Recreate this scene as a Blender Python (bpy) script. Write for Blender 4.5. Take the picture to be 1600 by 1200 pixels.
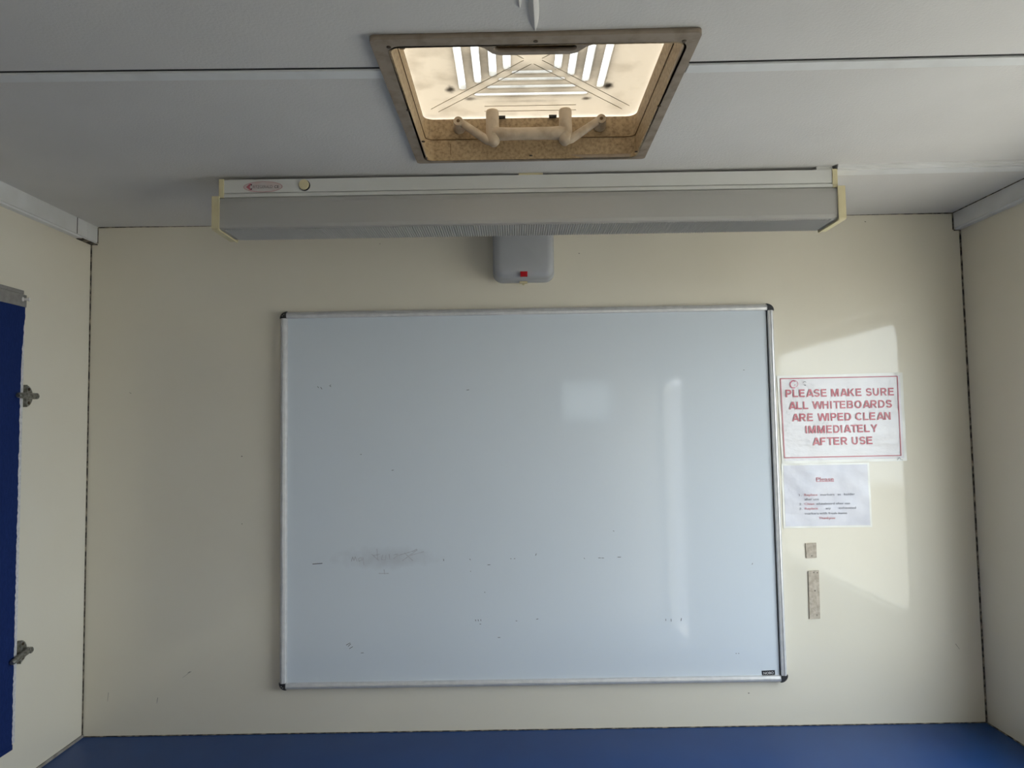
import bpy, bmesh, math, random
from mathutils import Vector, Matrix

random.seed(7)
for o in list(bpy.data.objects):
    bpy.data.objects.remove(o, do_unlink=True)
scene = bpy.context.scene
COL = scene.collection

# ------------------------------------------------------------------ camera
# Scene coordinates below use the whiteboard's centre as z = 0; Z0 lifts it so that the floor is at z = 0.
Z0 = 1.305
CAM = Vector((-0.03592, -1.70961, 0.1651))
PITCH, YAW, ROLL, FPX = 0.05851, -0.00156, -0.01653, 1099.76
cp, sp, cy, sy, cr, sr = math.cos(PITCH), math.sin(PITCH), math.cos(YAW), math.sin(YAW), math.cos(ROLL), math.sin(ROLL)
FWD = Vector((sy * cp, cy * cp, sp))
_r = Vector((cy, -sy, 0)); _u = _r.cross(FWD)
RIGHT = cr * _r + sr * _u
UP = -sr * _r + cr * _u
cam_data = bpy.data.cameras.new('camera')
cam = bpy.data.objects.new('camera', cam_data); COL.objects.link(cam)
cam_data.sensor_width = 36.0; cam_data.lens = FPX / 1600 * 36.0; cam_data.clip_start = 0.02
M = Matrix((RIGHT, UP, -FWD)).transposed().to_4x4()
M.translation = CAM + Vector((0, 0, Z0))
cam.matrix_world = M
scene.camera = cam

def pix(px, py, axis, val):
    """a photograph pixel met with the plane axis = val"""
    d = FWD + (px - 800) / FPX * RIGHT - (py - 600) / FPX * UP
    t = (val - CAM[axis]) / d[axis]
    return CAM + t * d

# ------------------------------------------------------------------ light and exposure
world = bpy.data.worlds.new('overcast_sky'); scene.world = world
world.use_nodes = True
wn = world.node_tree.nodes; wl = world.node_tree.links
bg = wn['Background']; bg.inputs['Color'].default_value = (0.885, 0.94, 1.0, 1); bg.inputs['Strength'].default_value = 1.0
vs = scene.view_settings
vs.view_transform = 'Standard'; vs.look = 'None'; vs.gamma = 1.0; vs.use_curve_mapping = False
vs.exposure = 3.05

WIN_Y0, WIN_Y1, WIN_Z0, WIN_Z1 = -1.30, -0.285, -0.39, 0.447      # side window, clear opening
DOOR_Y0, DOOR_Y1, DOOR_Z1 = -3.50, -2.95, 0.46
END_Y = -3.56
EWX0, EWX1, EWZ0, EWZ1 = 0.33, 0.68, 0.20, 0.475                  # small window in the far end wall
XL, XR = -1.07, 1.07
FLOOR = -1.305
ZC_SIDE, ZC_MID = 0.670, 0.663
def zc(x): return ZC_MID + (ZC_SIDE - ZC_MID) * abs(x) / 1.07
HX0, HX1, HY0, HY1 = -0.190, 0.197, -0.824, -0.432                # hatch opening

def portal(name, loc, size, size_y, direction):
    l = bpy.data.lights.new(name, 'AREA'); l.shape = 'RECTANGLE'; l.size = size; l.size_y = size_y
    l.cycles.is_portal = True
    o = bpy.data.objects.new(name, l); COL.objects.link(o)
    o.location = Vector(loc) + Vector((0, 0, Z0))
    o.rotation_euler = Vector(direction).to_track_quat('-Z', 'Y').to_euler()
    return o
portal('window_portal', (XR + .07, (WIN_Y0 + WIN_Y1) / 2, (WIN_Z0 + WIN_Z1) / 2), WIN_Y1 - WIN_Y0 + .1, WIN_Z1 - WIN_Z0 + .1, (-1, 0, 0)).rotation_euler = (math.pi/2, 0, math.pi/2)
portal('door_portal', (XR + .07, (DOOR_Y0 + DOOR_Y1) / 2, (FLOOR + DOOR_Z1) / 2), DOOR_Y1 - DOOR_Y0, DOOR_Z1 - FLOOR, (-1, 0, 0)).rotation_euler = (math.pi/2, 0, math.pi/2)

# ------------------------------------------------------------------ materials
def new_mat(name):
    m = bpy.data.materials.new(name); m.use_nodes = True
    nt = m.node_tree
    return m, nt, nt.nodes, nt.links, nt.nodes['Principled BSDF']

def rgba(c): return (c[0], c[1], c[2], 1.0)

def mat(name, col, rough=.5, metal=0.0, spec=.5, var=0.0, col2=None, scale=30.0, bump=0.0, bscale=200.0, coat=0.0, stretch=None, detail=4.0, lo=.35, hi=.65):
    """principled material; noise mixes col with col2 and drives a fine bump"""
    m, nt, n, l, p = new_mat(name)
    p.inputs['Roughness'].default_value = rough; p.inputs['Metallic'].default_value = metal
    p.inputs['Specular IOR Level'].default_value = spec
    p.inputs['Base Color'].default_value = rgba(col)
    if coat: p.inputs['Coat Weight'].default_value = coat; p.inputs['Coat Roughness'].default_value = .05
    tc = n.new('ShaderNodeTexCoord')
    src = tc.outputs['Object']
    if stretch:
        mp = n.new('ShaderNodeMapping'); mp.inputs['Scale'].default_value = stretch
        l.new(src, mp.inputs['Vector']); src = mp.outputs['Vector']
    if col2 is not None:
        t = n.new('ShaderNodeTexNoise'); t.inputs['Scale'].default_value = scale; t.inputs['Detail'].default_value = detail
        l.new(src, t.inputs['Vector'])
        r = n.new('ShaderNodeMapRange'); r.inputs['From Min'].default_value = lo; r.inputs['From Max'].default_value = hi
        l.new(t.outputs['Fac'], r.inputs['Value'])
        mx = n.new('ShaderNodeMix'); mx.data_type = 'RGBA'
        mx.inputs['A'].default_value = rgba(col); mx.inputs['B'].default_value = rgba(col2)
        l.new(r.outputs['Result'], mx.inputs['Factor']); l.new(mx.outputs['Result'], p.inputs['Base Color'])
    if bump:
        t2 = n.new('ShaderNodeTexNoise'); t2.inputs['Scale'].default_value = bscale; t2.inputs['Detail'].default_value = 3
        l.new(src, t2.inputs['Vector'])
        b = n.new('ShaderNodeBump'); b.inputs['Strength'].default_value = bump; b.inputs['Distance'].default_value = .002
        l.new(t2.outputs['Fac'], b.inputs['Height']); l.new(b.outputs['Normal'], p.inputs['Normal'])
    return m

def translucent_mat(name, col, tcol, fac, dirt=None, scale=12.0, rough=.4, lo=.5, hi=.75, detail=8.0):
    """plastic that lets light through: diffuse/gloss mixed with translucent"""
    m, nt, n, l, p = new_mat(name)
    p.inputs['Roughness'].default_value = rough; p.inputs['Base Color'].default_value = rgba(col)
    tr = n.new('ShaderNodeBsdfTranslucent'); tr.inputs['Color'].default_value = rgba(tcol)
    mix = n.new('ShaderNodeMixShader'); mix.inputs['Fac'].default_value = fac
    l.new(p.outputs['BSDF'], mix.inputs[1]); l.new(tr.outputs['BSDF'], mix.inputs[2])
    l.new(mix.outputs['Shader'], n['Material Output'].inputs['Surface'])
    if dirt:
        tc = n.new('ShaderNodeTexCoord'); t = n.new('ShaderNodeTexNoise'); t.inputs['Scale'].default_value = scale; t.inputs['Detail'].default_value = detail
        l.new(tc.outputs['Object'], t.inputs['Vector'])
        r = n.new('ShaderNodeMapRange'); r.inputs['From Min'].default_value = lo; r.inputs['From Max'].default_value = hi
        l.new(t.outputs['Fac'], r.inputs['Value'])
        for c, tgt in ((col, p.inputs['Base Color']), (tcol, tr.inputs['Color'])):
            mx = n.new('ShaderNodeMix'); mx.data_type = 'RGBA'
            mx.inputs['A'].default_value = rgba(c); mx.inputs['B'].default_value = rgba(dirt)
            l.new(r.outputs['Result'], mx.inputs['Factor']); l.new(mx.outputs['Result'], tgt)
    return m

MT = {}
MT['wall'] = mat('cream_laminate', (.745, .70, .595), rough=.06, spec=.4, col2=(.73, .68, .57), scale=3, bump=.008, bscale=40)
MT['side_wall'] = mat('cream_laminate_side', (.755, .71, .605), rough=.22, col2=(.74, .69, .58), scale=4, bump=.03, bscale=90)
MT['ceiling'] = mat('ceiling_board', (.69, .675, .665), rough=.6, col2=(.655, .64, .63), scale=5, bump=.25, bscale=260, spec=.3)
MT['strip'] = mat('white_cover_strip', (.74, .75, .76), rough=.35, col2=(.66, .66, .66), scale=18, lo=.45, hi=.8)
MT['trim'] = mat('white_plastic_trim', (.74, .745, .75), rough=.35, col2=(.68, .68, .67), scale=20)
MT['grime'] = mat('dark_joint_sealant', (.035, .028, .02), rough=.8, col2=(.40, .34, .25), scale=60, lo=.45, hi=.68)
MT['black_gap'] = mat('black_gap', (.012, .012, .013), rough=.7, col2=(.03, .03, .03), scale=80)
MT['floor'] = mat('grey_vinyl', (.16, .18, .21), rough=.45, col2=(.20, .22, .25), scale=120)
MT['desk'] = mat('blue_laminate', (.005, .046, .185), rough=.38, spec=.3, col2=(.007, .052, .20), scale=8, bump=.05, bscale=500)
MT['desk_leg'] = mat('grey_steel', (.3, .3, .31), rough=.4, metal=.6, col2=(.25, .25, .26), scale=20)
MT['alu'] = mat('brushed_aluminium', (.70, .70, .71), rough=.3, metal=.3, col2=(.62, .62, .63), scale=60, stretch=(1, 1, 1), bump=.05, bscale=300)
MT['alu_dull'] = mat('dull_aluminium', (.36, .35, .34), rough=.5, metal=.5, col2=(.30, .29, .28), scale=90)
MT['black'] = mat('black_plastic', (.012, .012, .014), rough=.4, col2=(.02, .02, .022), scale=60)
MT['rubber'] = mat('black_rubber', (.02, .02, .02), rough=.6, col2=(.03, .03, .03), scale=60)
MT['white_metal'] = mat('white_enamelled_steel', (.70, .70, .68), rough=.32, col2=(.66, .66, .63), scale=10)
MT['cream_plastic'] = mat('yellowed_cream_plastic', (.70, .63, .40), rough=.4, col2=(.64, .56, .34), scale=25)
MT['hatch'] = mat('yellowed_hatch_plastic', (.50, .405, .30), rough=.5, col2=(.27, .20, .13), scale=35, detail=10, bump=.15, bscale=160, lo=.42, hi=.78)
MT['hatch_flange'] = mat('grimy_beige_plastic', (.30, .24, .185), rough=.55, col2=(.17, .125, .085), scale=45, detail=10, bump=.15, bscale=160, lo=.45, hi=.8)
MT['hatch_wall'] = mat('stained_brown_plastic', (.40, .295, .175), rough=.6, col2=(.20, .135, .07), scale=170, detail=12, bump=.3, bscale=220, lo=.4, hi=.75)
MT['recess'] = mat('brown_recess', (.13, .07, .02), rough=.6, col2=(.09, .045, .012), scale=40)
MT['screw'] = mat('rusty_screw', (.05, .04, .03), rough=.5, metal=.4, col2=(.10, .06, .03), scale=300)
MT['blue_cloth'] = mat('navy_felt', (.008, .022, .105), rough=.9, spec=.15, col2=(.011, .028, .13), scale=400, bump=.4, bscale=900, stretch=(1, 1, .25))
MT['board_edge'] = mat('bare_board_edge', (.66, .65, .66), rough=.7, col2=(.5, .5, .52), scale=200)
MT['steel'] = mat('worn_catch_steel', (.34, .335, .31), rough=.3, metal=.7, col2=(.16, .155, .13), scale=150)
MT['pin'] = mat('pale_pin', (.75, .72, .70), rough=.3, col2=(.6, .57, .55), scale=200)
MT['paper'] = mat('laminated_paper', (.74, .72, .735), rough=.2, col2=(.68, .66, .68), scale=14, bump=.9, bscale=26, detail=6, stretch=(1, 1, 1.6))
MT['paper2'] = mat('laminated_lilac_paper', (.67, .665, .72), rough=.2, col2=(.57, .57, .64), scale=16, bump=.4, bscale=26, detail=6)
MT['film'] = mat('laminate_film_edge', (.80, .79, .74), rough=.15, col2=(.76, .75, .70), scale=30)
MT['red'] = mat('faded_red_ink', (.50, .10, .14), rough=.4, col2=(.58, .19, .22), scale=25)
MT['red2'] = mat('thin_red_ink', (.55, .17, .20), rough=.4, col2=(.60, .25, .28), scale=40)
MT['ink'] = mat('grey_black_ink', (.16, .16, .19), rough=.4, col2=(.24, .24, .28), scale=60)
MT['pink'] = mat('pink_marker', (.75, .10, .22), rough=.4, col2=(.8, .2, .3), scale=60)
MT['white_ink'] = mat('white_print', (.8, .8, .82), rough=.4, col2=(.7, .7, .72), scale=200)
MT['pad'] = mat('old_foam_tape', (.56, .49, .40), rough=.8, col2=(.40, .34, .27), scale=90, detail=8, bump=.6, bscale=160)
MT['led'] = mat('red_indicator', (.50, .004, .012), rough=.25, col2=(.42, .003, .01), scale=150)
MT['sticker'] = mat('silver_sticker', (.60, .58, .57), rough=.35, col2=(.62, .50, .48), scale=40)
MT['sticker_ink'] = mat('sticker_print', (.17, .14, .15), rough=.4, col2=(.26, .2, .2), scale=90)
MT['sticker_red'] = mat('sticker_red_print', (.52, .14, .17), rough=.4, col2=(.5, .22, .25), scale=90)
MT['mark'] = mat('dried_marker', (.045, .05, .06), rough=.5, col2=(.08, .085, .10), scale=300)
MT['scuff'] = mat('wall_scuff', (.10, .09, .075), rough=.7, col2=(.2, .18, .15), scale=200)
MT['ghost'] = mat('wiped_marker_ghost', (.40, .41, .46), rough=.2, col2=(.53, .55, .60), scale=140)
MT['door'] = mat('white_door', (.7, .7, .7), rough=.4, col2=(.66, .66, .66), scale=10)
MT['blind'] = mat('white_blind', (.72, .73, .72), rough=.6, col2=(.68, .69, .68), scale=10)
MT['ground'] = mat('warm_bounce_ground', (.52, .465, .39), rough=.9, col2=(.60, .54, .46), scale=2)  # unseen ground, its pale warm tone chosen to bounce warm light indoors
MT['lamp_tube'] = mat('unlit_tube', (.82, .82, .82), rough=.25, col2=(.78, .78, .78), scale=20)
MT['diffuser'] = None
MT['lid'] = translucent_mat('aged_cream_acrylic', (.72, .65, .54), (.52, .47, .395), .62, dirt=(.42, .37, .30), scale=14)
def stain_lid(m, blobs):
    """soft mould stains at places of their own on the lid (object coordinates)"""
    nt = m.node_tree; n = nt.nodes; l = nt.links
    tc = n.new('ShaderNodeTexCoord')
    nz = n.new('ShaderNodeTexNoise'); nz.inputs['Scale'].default_value = 90; nz.inputs['Detail'].default_value = 6; l.new(tc.outputs['Object'], nz.inputs['Vector'])
    acc = None
    for (x, y, rx, ry, k) in blobs:
        mp = n.new('ShaderNodeMapping'); mp.inputs['Location'].default_value = (-x / rx, -y / ry, 0); mp.inputs['Scale'].default_value = (1 / rx, 1 / ry, 0)
        l.new(tc.outputs['Object'], mp.inputs['Vector'])
        ln = n.new('ShaderNodeVectorMath'); ln.operation = 'LENGTH'; l.new(mp.outputs['Vector'], ln.inputs[0])
        ad = n.new('ShaderNodeMath'); ad.operation = 'MULTIPLY_ADD'; ad.inputs[1].default_value = 1.2; l.new(nz.outputs['Fac'], ad.inputs[0]); l.new(ln.outputs['Value'], ad.inputs[2])
        r = n.new('ShaderNodeMapRange'); r.interpolation_type = 'SMOOTHSTEP'; r.inputs['From Min'].default_value = 1.65; r.inputs['From Max'].default_value = .6; r.inputs['To Max'].default_value = k
        l.new(ad.outputs['Value'], r.inputs['Value'])
        if acc is None: acc = r.outputs['Result']
        else:
            mxm = n.new('ShaderNodeMath'); mxm.operation = 'MAXIMUM'; l.new(acc, mxm.inputs[0]); l.new(r.outputs['Result'], mxm.inputs[1]); acc = mxm.outputs['Value']
    for node in [x for x in n if x.type in ('BSDF_PRINCIPLED', 'BSDF_TRANSLUCENT')]:
        inp = node.inputs['Base Color'] if node.type == 'BSDF_PRINCIPLED' else node.inputs['Color']
        src = inp.links[0].from_socket
        mx = n.new('ShaderNodeMix'); mx.data_type = 'RGBA'; l.new(acc, mx.inputs['Factor']); l.new(src, mx.inputs['A']); mx.inputs['B'].default_value = (.05, .04, .03, 1)
        l.new(mx.outputs['Result'], inp)
MT['rib'] = translucent_mat('clear_cream_acrylic', (.85, .83, .77), (.30, .29, .265), .72, dirt=(.24, .225, .19), scale=30)
MT['mould'] = mat('black_mould', (.06, .05, .045), rough=.9, col2=(.25, .2, .15), scale=150)
MT['emergency'] = translucent_mat('frosted_emergency_cover', (.62, .63, .66), (.62, .63, .66), .35, dirt=(.57, .58, .61), scale=6, rough=.18)

def diffuser_mat():
    m, nt, n, l, p = new_mat('prismatic_diffuser')
    p.inputs['Base Color'].default_value = (.78, .765, .745, 1); p.inputs['Roughness'].default_value = .22
    rf = n.new('ShaderNodeBsdfRefraction'); rf.inputs['Color'].default_value = (.85, .84, .81, 1); rf.inputs['Roughness'].default_value = .30; rf.inputs['IOR'].default_value = 1.06
    tr = n.new('ShaderNodeBsdfTranslucent'); tr.inputs['Color'].default_value = (.72, .71, .69, 1)
    m1 = n.new('ShaderNodeMixShader'); m1.inputs['Fac'].default_value = .65
    l.new(tr.outputs['BSDF'], m1.inputs[1]); l.new(rf.outputs['BSDF'], m1.inputs[2])
    m2 = n.new('ShaderNodeMixShader'); m2.inputs['Fac'].default_value = .58
    l.new(p.outputs['BSDF'], m2.inputs[1]); l.new(m1.outputs['Shader'], m2.inputs[2])
    l.new(m2.outputs['Shader'], n['Material Output'].inputs['Surface'])
    return m
MT['diffuser'] = diffuser_mat()

def whiteboard_mat():
    """blue-white enamel with a wiped smudge of its own shape"""
    m, nt, n, l, p = new_mat('whiteboard_enamel')
    p.inputs['Roughness'].default_value = .05
    tc = n.new('ShaderNodeTexCoord')
    mp = n.new('ShaderNodeMapping'); mp.vector_type = 'POINT'
    mp.inputs['Location'].default_value = (0.352 * 8, 0, -(-.146 + .45) * 36)      # smudge centre (object origin is the board's foot)
    mp.inputs['Scale'].default_value = (8, 0.0, 36)
    mp.inputs['Rotation'].default_value = (0, 0, 0)
    l.new(tc.outputs['Object'], mp.inputs['Vector'])
    ln = n.new('ShaderNodeVectorMath'); ln.operation = 'LENGTH'; l.new(mp.outputs['Vector'], ln.inputs[0])
    t = n.new('ShaderNodeTexNoise'); t.inputs['Scale'].default_value = 40; t.inputs['Detail'].default_value = 6; l.new(tc.outputs['Object'], t.inputs['Vector'])
    ad = n.new('ShaderNodeMath'); ad.operation = 'MULTIPLY_ADD'; ad.inputs[1].default_value = 1.3; ad.inputs[2].default_value = -.65
    l.new(t.outputs['Fac'], ad.inputs[0])
    sm = n.new('ShaderNodeMath'); sm.operation = 'ADD'; l.new(ln.outputs['Value'], sm.inputs[0]); l.new(ad.outputs['Value'], sm.inputs[1])
    r = n.new('ShaderNodeMapRange'); r.inputs['From Min'].default_value = 1.05; r.inputs['From Max'].default_value = .1; r.inputs['To Max'].default_value = .55
    l.new(sm.outputs['Value'], r.inputs['Value'])
    mx = n.new('ShaderNodeMix'); mx.data_type = 'RGBA'
    mx.inputs['A'].default_value = (.645, .70, .76, 1); mx.inputs['B'].default_value = (.47, .49, .53, 1)
    l.new(r.outputs['Result'], mx.inputs['Factor']); l.new(mx.outputs['Result'], p.inputs['Base Color'])
    return m
MT['whiteboard'] = whiteboard_mat()

def glass_mat(name='thin_window_glass', tint=(.94, .96, .95, 1)):
    m, nt, n, l, p = new_mat(name)
    n.remove(p)
    t = n.new('ShaderNodeBsdfTransparent'); t.inputs['Color'].default_value = tint
    g = n.new('ShaderNodeBsdfGlossy'); g.inputs['Roughness'].default_value = .01
    mx = n.new('ShaderNodeMixShader'); mx.inputs['Fac'].default_value = .04; l.new(t.outputs['BSDF'], mx.inputs[1]); l.new(g.outputs['BSDF'], mx.inputs[2])
    l.new(mx.outputs['Shader'], n['Material Output'].inputs['Surface'])
    return m
MT['glass'] = glass_mat()
MT['dimmed'] = glass_mat('dimmed_window_glass', (.50, .52, .51, 1))  # dark tint added to dim the end window, standing in for its blind

# ------------------------------------------------------------------ mesh helpers
ORG = {}
def link(name, me, m, parent=None, smooth=False, origin=None):
    """link a mesh whose vertices are in scene coordinates as one object"""
    if m is not None:
        me.materials.clear(); me.materials.append(MT[m] if isinstance(m, str) else m)
    if parent is not None:
        org = ORG[parent]
    elif origin is not None:
        org = Vector(origin)
    else:
        xs = [v.co for v in me.vertices]
        org = Vector(((min(v.x for v in xs) + max(v.x for v in xs)) / 2, (min(v.y for v in xs) + max(v.y for v in xs)) / 2, min(v.z for v in xs)))
    me.transform(Matrix.Translation(-org)); me.update()
    o = bpy.data.objects.new(name, me); COL.objects.link(o)
    ORG[o] = org
    if parent is not None: o.parent = parent
    else: o.location = org + Vector((0, 0, Z0))
    if smooth:
        for f in me.polygons: f.use_smooth = True
    return o

def obj(name, bm, m, parent=None, bevel=0.0, seg=2, smooth=False, origin=None):
    bmesh.ops.remove_doubles(bm, verts=bm.verts, dist=1e-6)
    bmesh.ops.recalc_face_normals(bm, faces=bm.faces)
    if bevel:
        es = [e for e in bm.edges if len(e.link_faces) == 2 and e.calc_face_angle(0) > .6]
        bmesh.ops.bevel(bm, geom=es, offset=bevel, segments=seg, profile=.5, affect='EDGES')
    if smooth:
        for e in bm.edges: e.smooth = len(e.link_faces) == 2 and e.calc_face_angle(0) < .7
    me = bpy.data.meshes.new(name); bm.to_mesh(me); bm.free()
    return link(name, me, m, parent, smooth, origin)

def B(): return bmesh.new()
def box(bm, a, b):
    x0, y0, z0 = a; x1, y1, z1 = b
    vs_ = [bm.verts.new(p) for p in ((x0,y0,z0),(x1,y0,z0),(x1,y1,z0),(x0,y1,z0),(x0,y0,z1),(x1,y0,z1),(x1,y1,z1),(x0,y1,z1))]
    for f in ((0,3,2,1),(4,5,6,7),(0,1,5,4),(1,2,6,5),(2,3,7,6),(3,0,4,7)): bm.faces.new([vs_[i] for i in f])
    return bm
def bx(a, b): return box(bmesh.new(), a, b)
def prism(bm, pts, ext):
    """closed polygon pts (3-D) extruded by vector ext"""
    ext = Vector(ext); a = [bm.verts.new(p) for p in pts]; b = [bm.verts.new(Vector(p) + ext) for p in pts]
    n = len(a)
    bm.faces.new(a); bm.faces.new(list(reversed(b)))
    for i in range(n): bm.faces.new((a[i], a[(i+1) % n], b[(i+1) % n], b[i]))
    return bm
def tube(bm, pts, radii, seg=14, cap=True):
    """round tube through pts with a radius for each"""
    pts = [Vector(p) for p in pts]; rings = []
    for i, p in enumerate(pts):
        t = (pts[min(i+1, len(pts)-1)] - pts[max(i-1, 0)]).normalized()
        a = t.orthogonal().normalized() if i == 0 else (prev - prev.dot(t) * t).normalized()
        prev = a; b = t.cross(a)
        rings.append([bm.verts.new(p + radii[i] * (math.cos(k*2*math.pi/seg) * a + math.sin(k*2*math.pi/seg) * b)) for k in range(seg)])
    for r0, r1 in zip(rings, rings[1:]):
        for k in range(seg): bm.faces.new((r0[k], r0[(k+1) % seg], r1[(k+1) % seg], r1[k]))
    if cap: bm.faces.new(list(reversed(rings[0]))); bm.faces.new(rings[-1])
    return bm
def lathe(bm, base, axis, prof, seg=20):
    """prof = [(distance along axis, radius)]"""
    axis = Vector(axis).normalized(); base = Vector(base); a = axis.orthogonal().normalized(); b = axis.cross(a); rings = []
    for d, r in prof:
        rings.append([bm.verts.new(base + axis*d + max(r, 1e-5)*(math.cos(k*2*math.pi/seg)*a + math.sin(k*2*math.pi/seg)*b)) for k in range(seg)])
    for r0, r1 in zip(rings, rings[1:]):
        for k in range(seg): bm.faces.new((r0[k], r0[(k+1) % seg], r1[(k+1) % seg], r1[k]))
    bm.faces.new(list(reversed(rings[0]))); bm.faces.new(rings[-1])
    return bm
def rrect(x0, x1, y0, y1, r, seg=6):
    out = []
    for cx, cy_, a0 in ((x1-r, y1-r, 0), (x0+r, y1-r, 90), (x0+r, y0+r, 180), (x1-r, y0+r, 270)):
        for k in range(seg+1):
            a = math.radians(a0 + 90*k/seg); out.append((cx + r*math.cos(a), cy_ + r*math.sin(a)))
    return out
def plate(name, outer, holes, thick, mapping):
    """flat plate with holes (2-D outlines) as a mesh; mapping = 4x4 matrix from plate space"""
    cu = bpy.data.curves.new(name, 'CURVE'); cu.dimensions = '2D'; cu.fill_mode = 'BOTH'; cu.extrude = thick/2
    for pts in [outer] + holes:
        s = cu.splines.new('POLY'); s.points.add(len(pts)-1); s.use_cyclic_u = True
        for i, p in enumerate(pts): s.points[i].co = (p[0], p[1], 0, 1)
    o = bpy.data.objects.new(name, cu); COL.objects.link(o)
    bpy.context.view_layer.update()
    me = bpy.data.meshes.new_from_object(o.evaluated_get(bpy.context.evaluated_depsgraph_get()))
    bpy.data.objects.remove(o); bpy.data.curves.remove(cu)
    me.name = name; me.transform(mapping)
    b = bmesh.new(); b.from_mesh(me); bmesh.ops.remove_doubles(b, verts=b.verts, dist=1e-6); bmesh.ops.recalc_face_normals(b, faces=b.faces); b.to_mesh(me); b.free()
    return me
MAP_XZ = Matrix(((1,0,0,0),(0,0,-1,0),(0,1,0,0),(0,0,0,1)))       # plate x,y -> scene x,z
MAP_YZ = Matrix(((0,0,1,0),(1,0,0,0),(0,1,0,0),(0,0,0,1)))        # plate x,y -> scene y,z

def tag(o, label=None, cat=None, group=None, kind=None):
    if label: o['label'] = label
    if cat: o['category'] = cat
    if group: o['group'] = group
    if kind: o['kind'] = kind
    return o
def thing(name, loc, label=None, cat=None, group=None, kind=None):
    o = bpy.data.objects.new(name, None); COL.objects.link(o); o.empty_display_size = .05
    ORG[o] = Vector(loc); o.location = Vector(loc) + Vector((0, 0, Z0))
    return tag(o, label, cat, group, kind)
def struct(o): return tag(o, kind='structure')

# ------------------------------------------------------------------ the room
T = .05
def wall_cells(bm, axis, c0, c1, a_breaks, z_breaks, skip):
    for i in range(len(a_breaks)-1):
        for j in range(len(z_breaks)-1):
            if (i, j) in skip: continue
            if axis == 0: box(bm, (c0, a_breaks[i], z_breaks[j]), (c1, a_breaks[i+1], z_breaks[j+1]))
            else: box(bm, (a_breaks[i], c0, z_breaks[j]), (a_breaks[i+1], c1, z_breaks[j+1]))
    return bm
TOPZ = .74
wall_back = struct(obj('wall_back', bx((XL - T, 0, FLOOR), (XR + T, T, TOPZ)), 'wall'))
wall_left = struct(obj('wall_left', bx((XL - T, END_Y - T, FLOOR), (XL, 0, TOPZ)), 'side_wall'))
g = .03
bmw = wall_cells(B(), 0, XR, XR + T, [END_Y - T, DOOR_Y0, DOOR_Y1, WIN_Y0 - g, WIN_Y1 + g, 0], [FLOOR, WIN_Z0 - g, DOOR_Z1, WIN_Z1 + g + .02, TOPZ], {(1,0),(1,1),(3,1),(3,2)})
wall_right = struct(obj('wall_right', bmw, 'side_wall'))
bme = wall_cells(B(), 1, END_Y - T, END_Y, [XL, EWX0 - .02, EWX1 + .02, XR], [FLOOR, EWZ0 - .02, EWZ1 + .02, TOPZ], {(1,1)})
wall_end = struct(obj('wall_end', bme, 'side_wall'))
floor = struct(obj('floor', bx((XL - T, END_Y - T, FLOOR - .05), (XR + T, T, FLOOR)), 'floor'))

# ceiling: boards that dip slightly to the middle, with the hatch cut out
bmc = B()
xs = [XL - T, -.6, HX0 - .004, 0.0, HX1 + .004, .6, XR + T]; ys = [END_Y - T, -2.4, HY0 - .004, -.62, HY1 + .004, T]
for i in range(len(xs)-1):
    for j in range(len(ys)-1):
        if xs[i] >= HX0 - .01 and xs[i+1] <= HX1 + .01 and ys[j] >= HY0 - .01 and ys[j+1] <= HY1 + .01: continue
        a, b, c, d = xs[i], xs[i+1], ys[j], ys[j+1]
        prism(bmc, [(a, c, zc(a)), (b, c, zc(b)), (b, d, zc(b)), (a, d, zc(a))], (0, 0, .06))
ceiling = struct(obj('ceiling', bmc, 'ceiling'))
# puckered ridge in the ceiling board above the hatch
for (px, py0, py1, w, h) in ((836, 46, -30, .0065, .006), (812, 11, -40, .004, .004)):
    bmr = B(); a = pix(px, py0, 2, ZC_MID); b = pix(px - 4, py1, 2, ZC_MID)
    rows = []
    for k in range(13):
        t = k / 12; c = a.lerp(b, t); s = math.sin(math.pi * min(1, t * .93 + .04)) ** .8
        rows.append([bmr.verts.new((c.x + w * s * u, c.y, zc(c.x) + .001 - (h * s * (1 - u*u) + .0012))) for u in (-1, -.55, 0, .55, 1)])
    for r0, r1 in zip(rows, rows[1:]):
        for k in range(4): bmr.faces.new((r0[k], r0[k+1], r1[k+1], r1[k]))
    obj('pucker_ridge', bmr, 'ceiling', ceiling, smooth=True)

# white strips over the board joint
def slanted_box(bm, x0, x1, y0, y1, h):
    prism(bm, [(x0, y0, zc(x0)), (x1, y0, zc(x1)), (x1, y0, zc(x1) - h), (x0, y0, zc(x0) - h)], (0, y1 - y0, 0)); return bm
for i, (x0, x1) in enumerate(((XL + .015, -.212), (.216, XR - .015))):
    struct(obj('trim_%d' % (i + 1), slanted_box(B(), x0, x1, -.757, -.735, .0035), 'strip', bevel=.0008))
    struct(obj('trim_%d' % (i + 3), slanted_box(B(), x0, x1, -.7605, -.757, .0006), 'black_gap'))
# boxed trims where the side walls meet the ceiling, in lengths
for s, X, cuts in ((-1, XL, [END_Y, -.082, -.041, 0]), (1, XR, [END_Y, 0])):
    t = thing('trim_%d' % (5 if s < 0 else 6), (X, -1.0, .627)); struct(t)
    for k in range(len(cuts)-1):
        a, b = cuts[k] + (.0005 if k else 0), cuts[k+1] - .0005
        xf = X - s*.016
        obj('trim_length', bx((min(X, xf), a, .631), (max(X, xf), b, .675)), 'trim', t, bevel=.0012)
    obj('trim_lip', bx((min(X, X - s*.013), END_Y, .6265), (max(X, X - s*.013), -.002, .631)), 'strip', t)
    if s < 0: obj('joint_gap', bx((X, -.0828, .632), (X + .0164, -.0812, .672)), 'black_gap', t)
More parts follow.
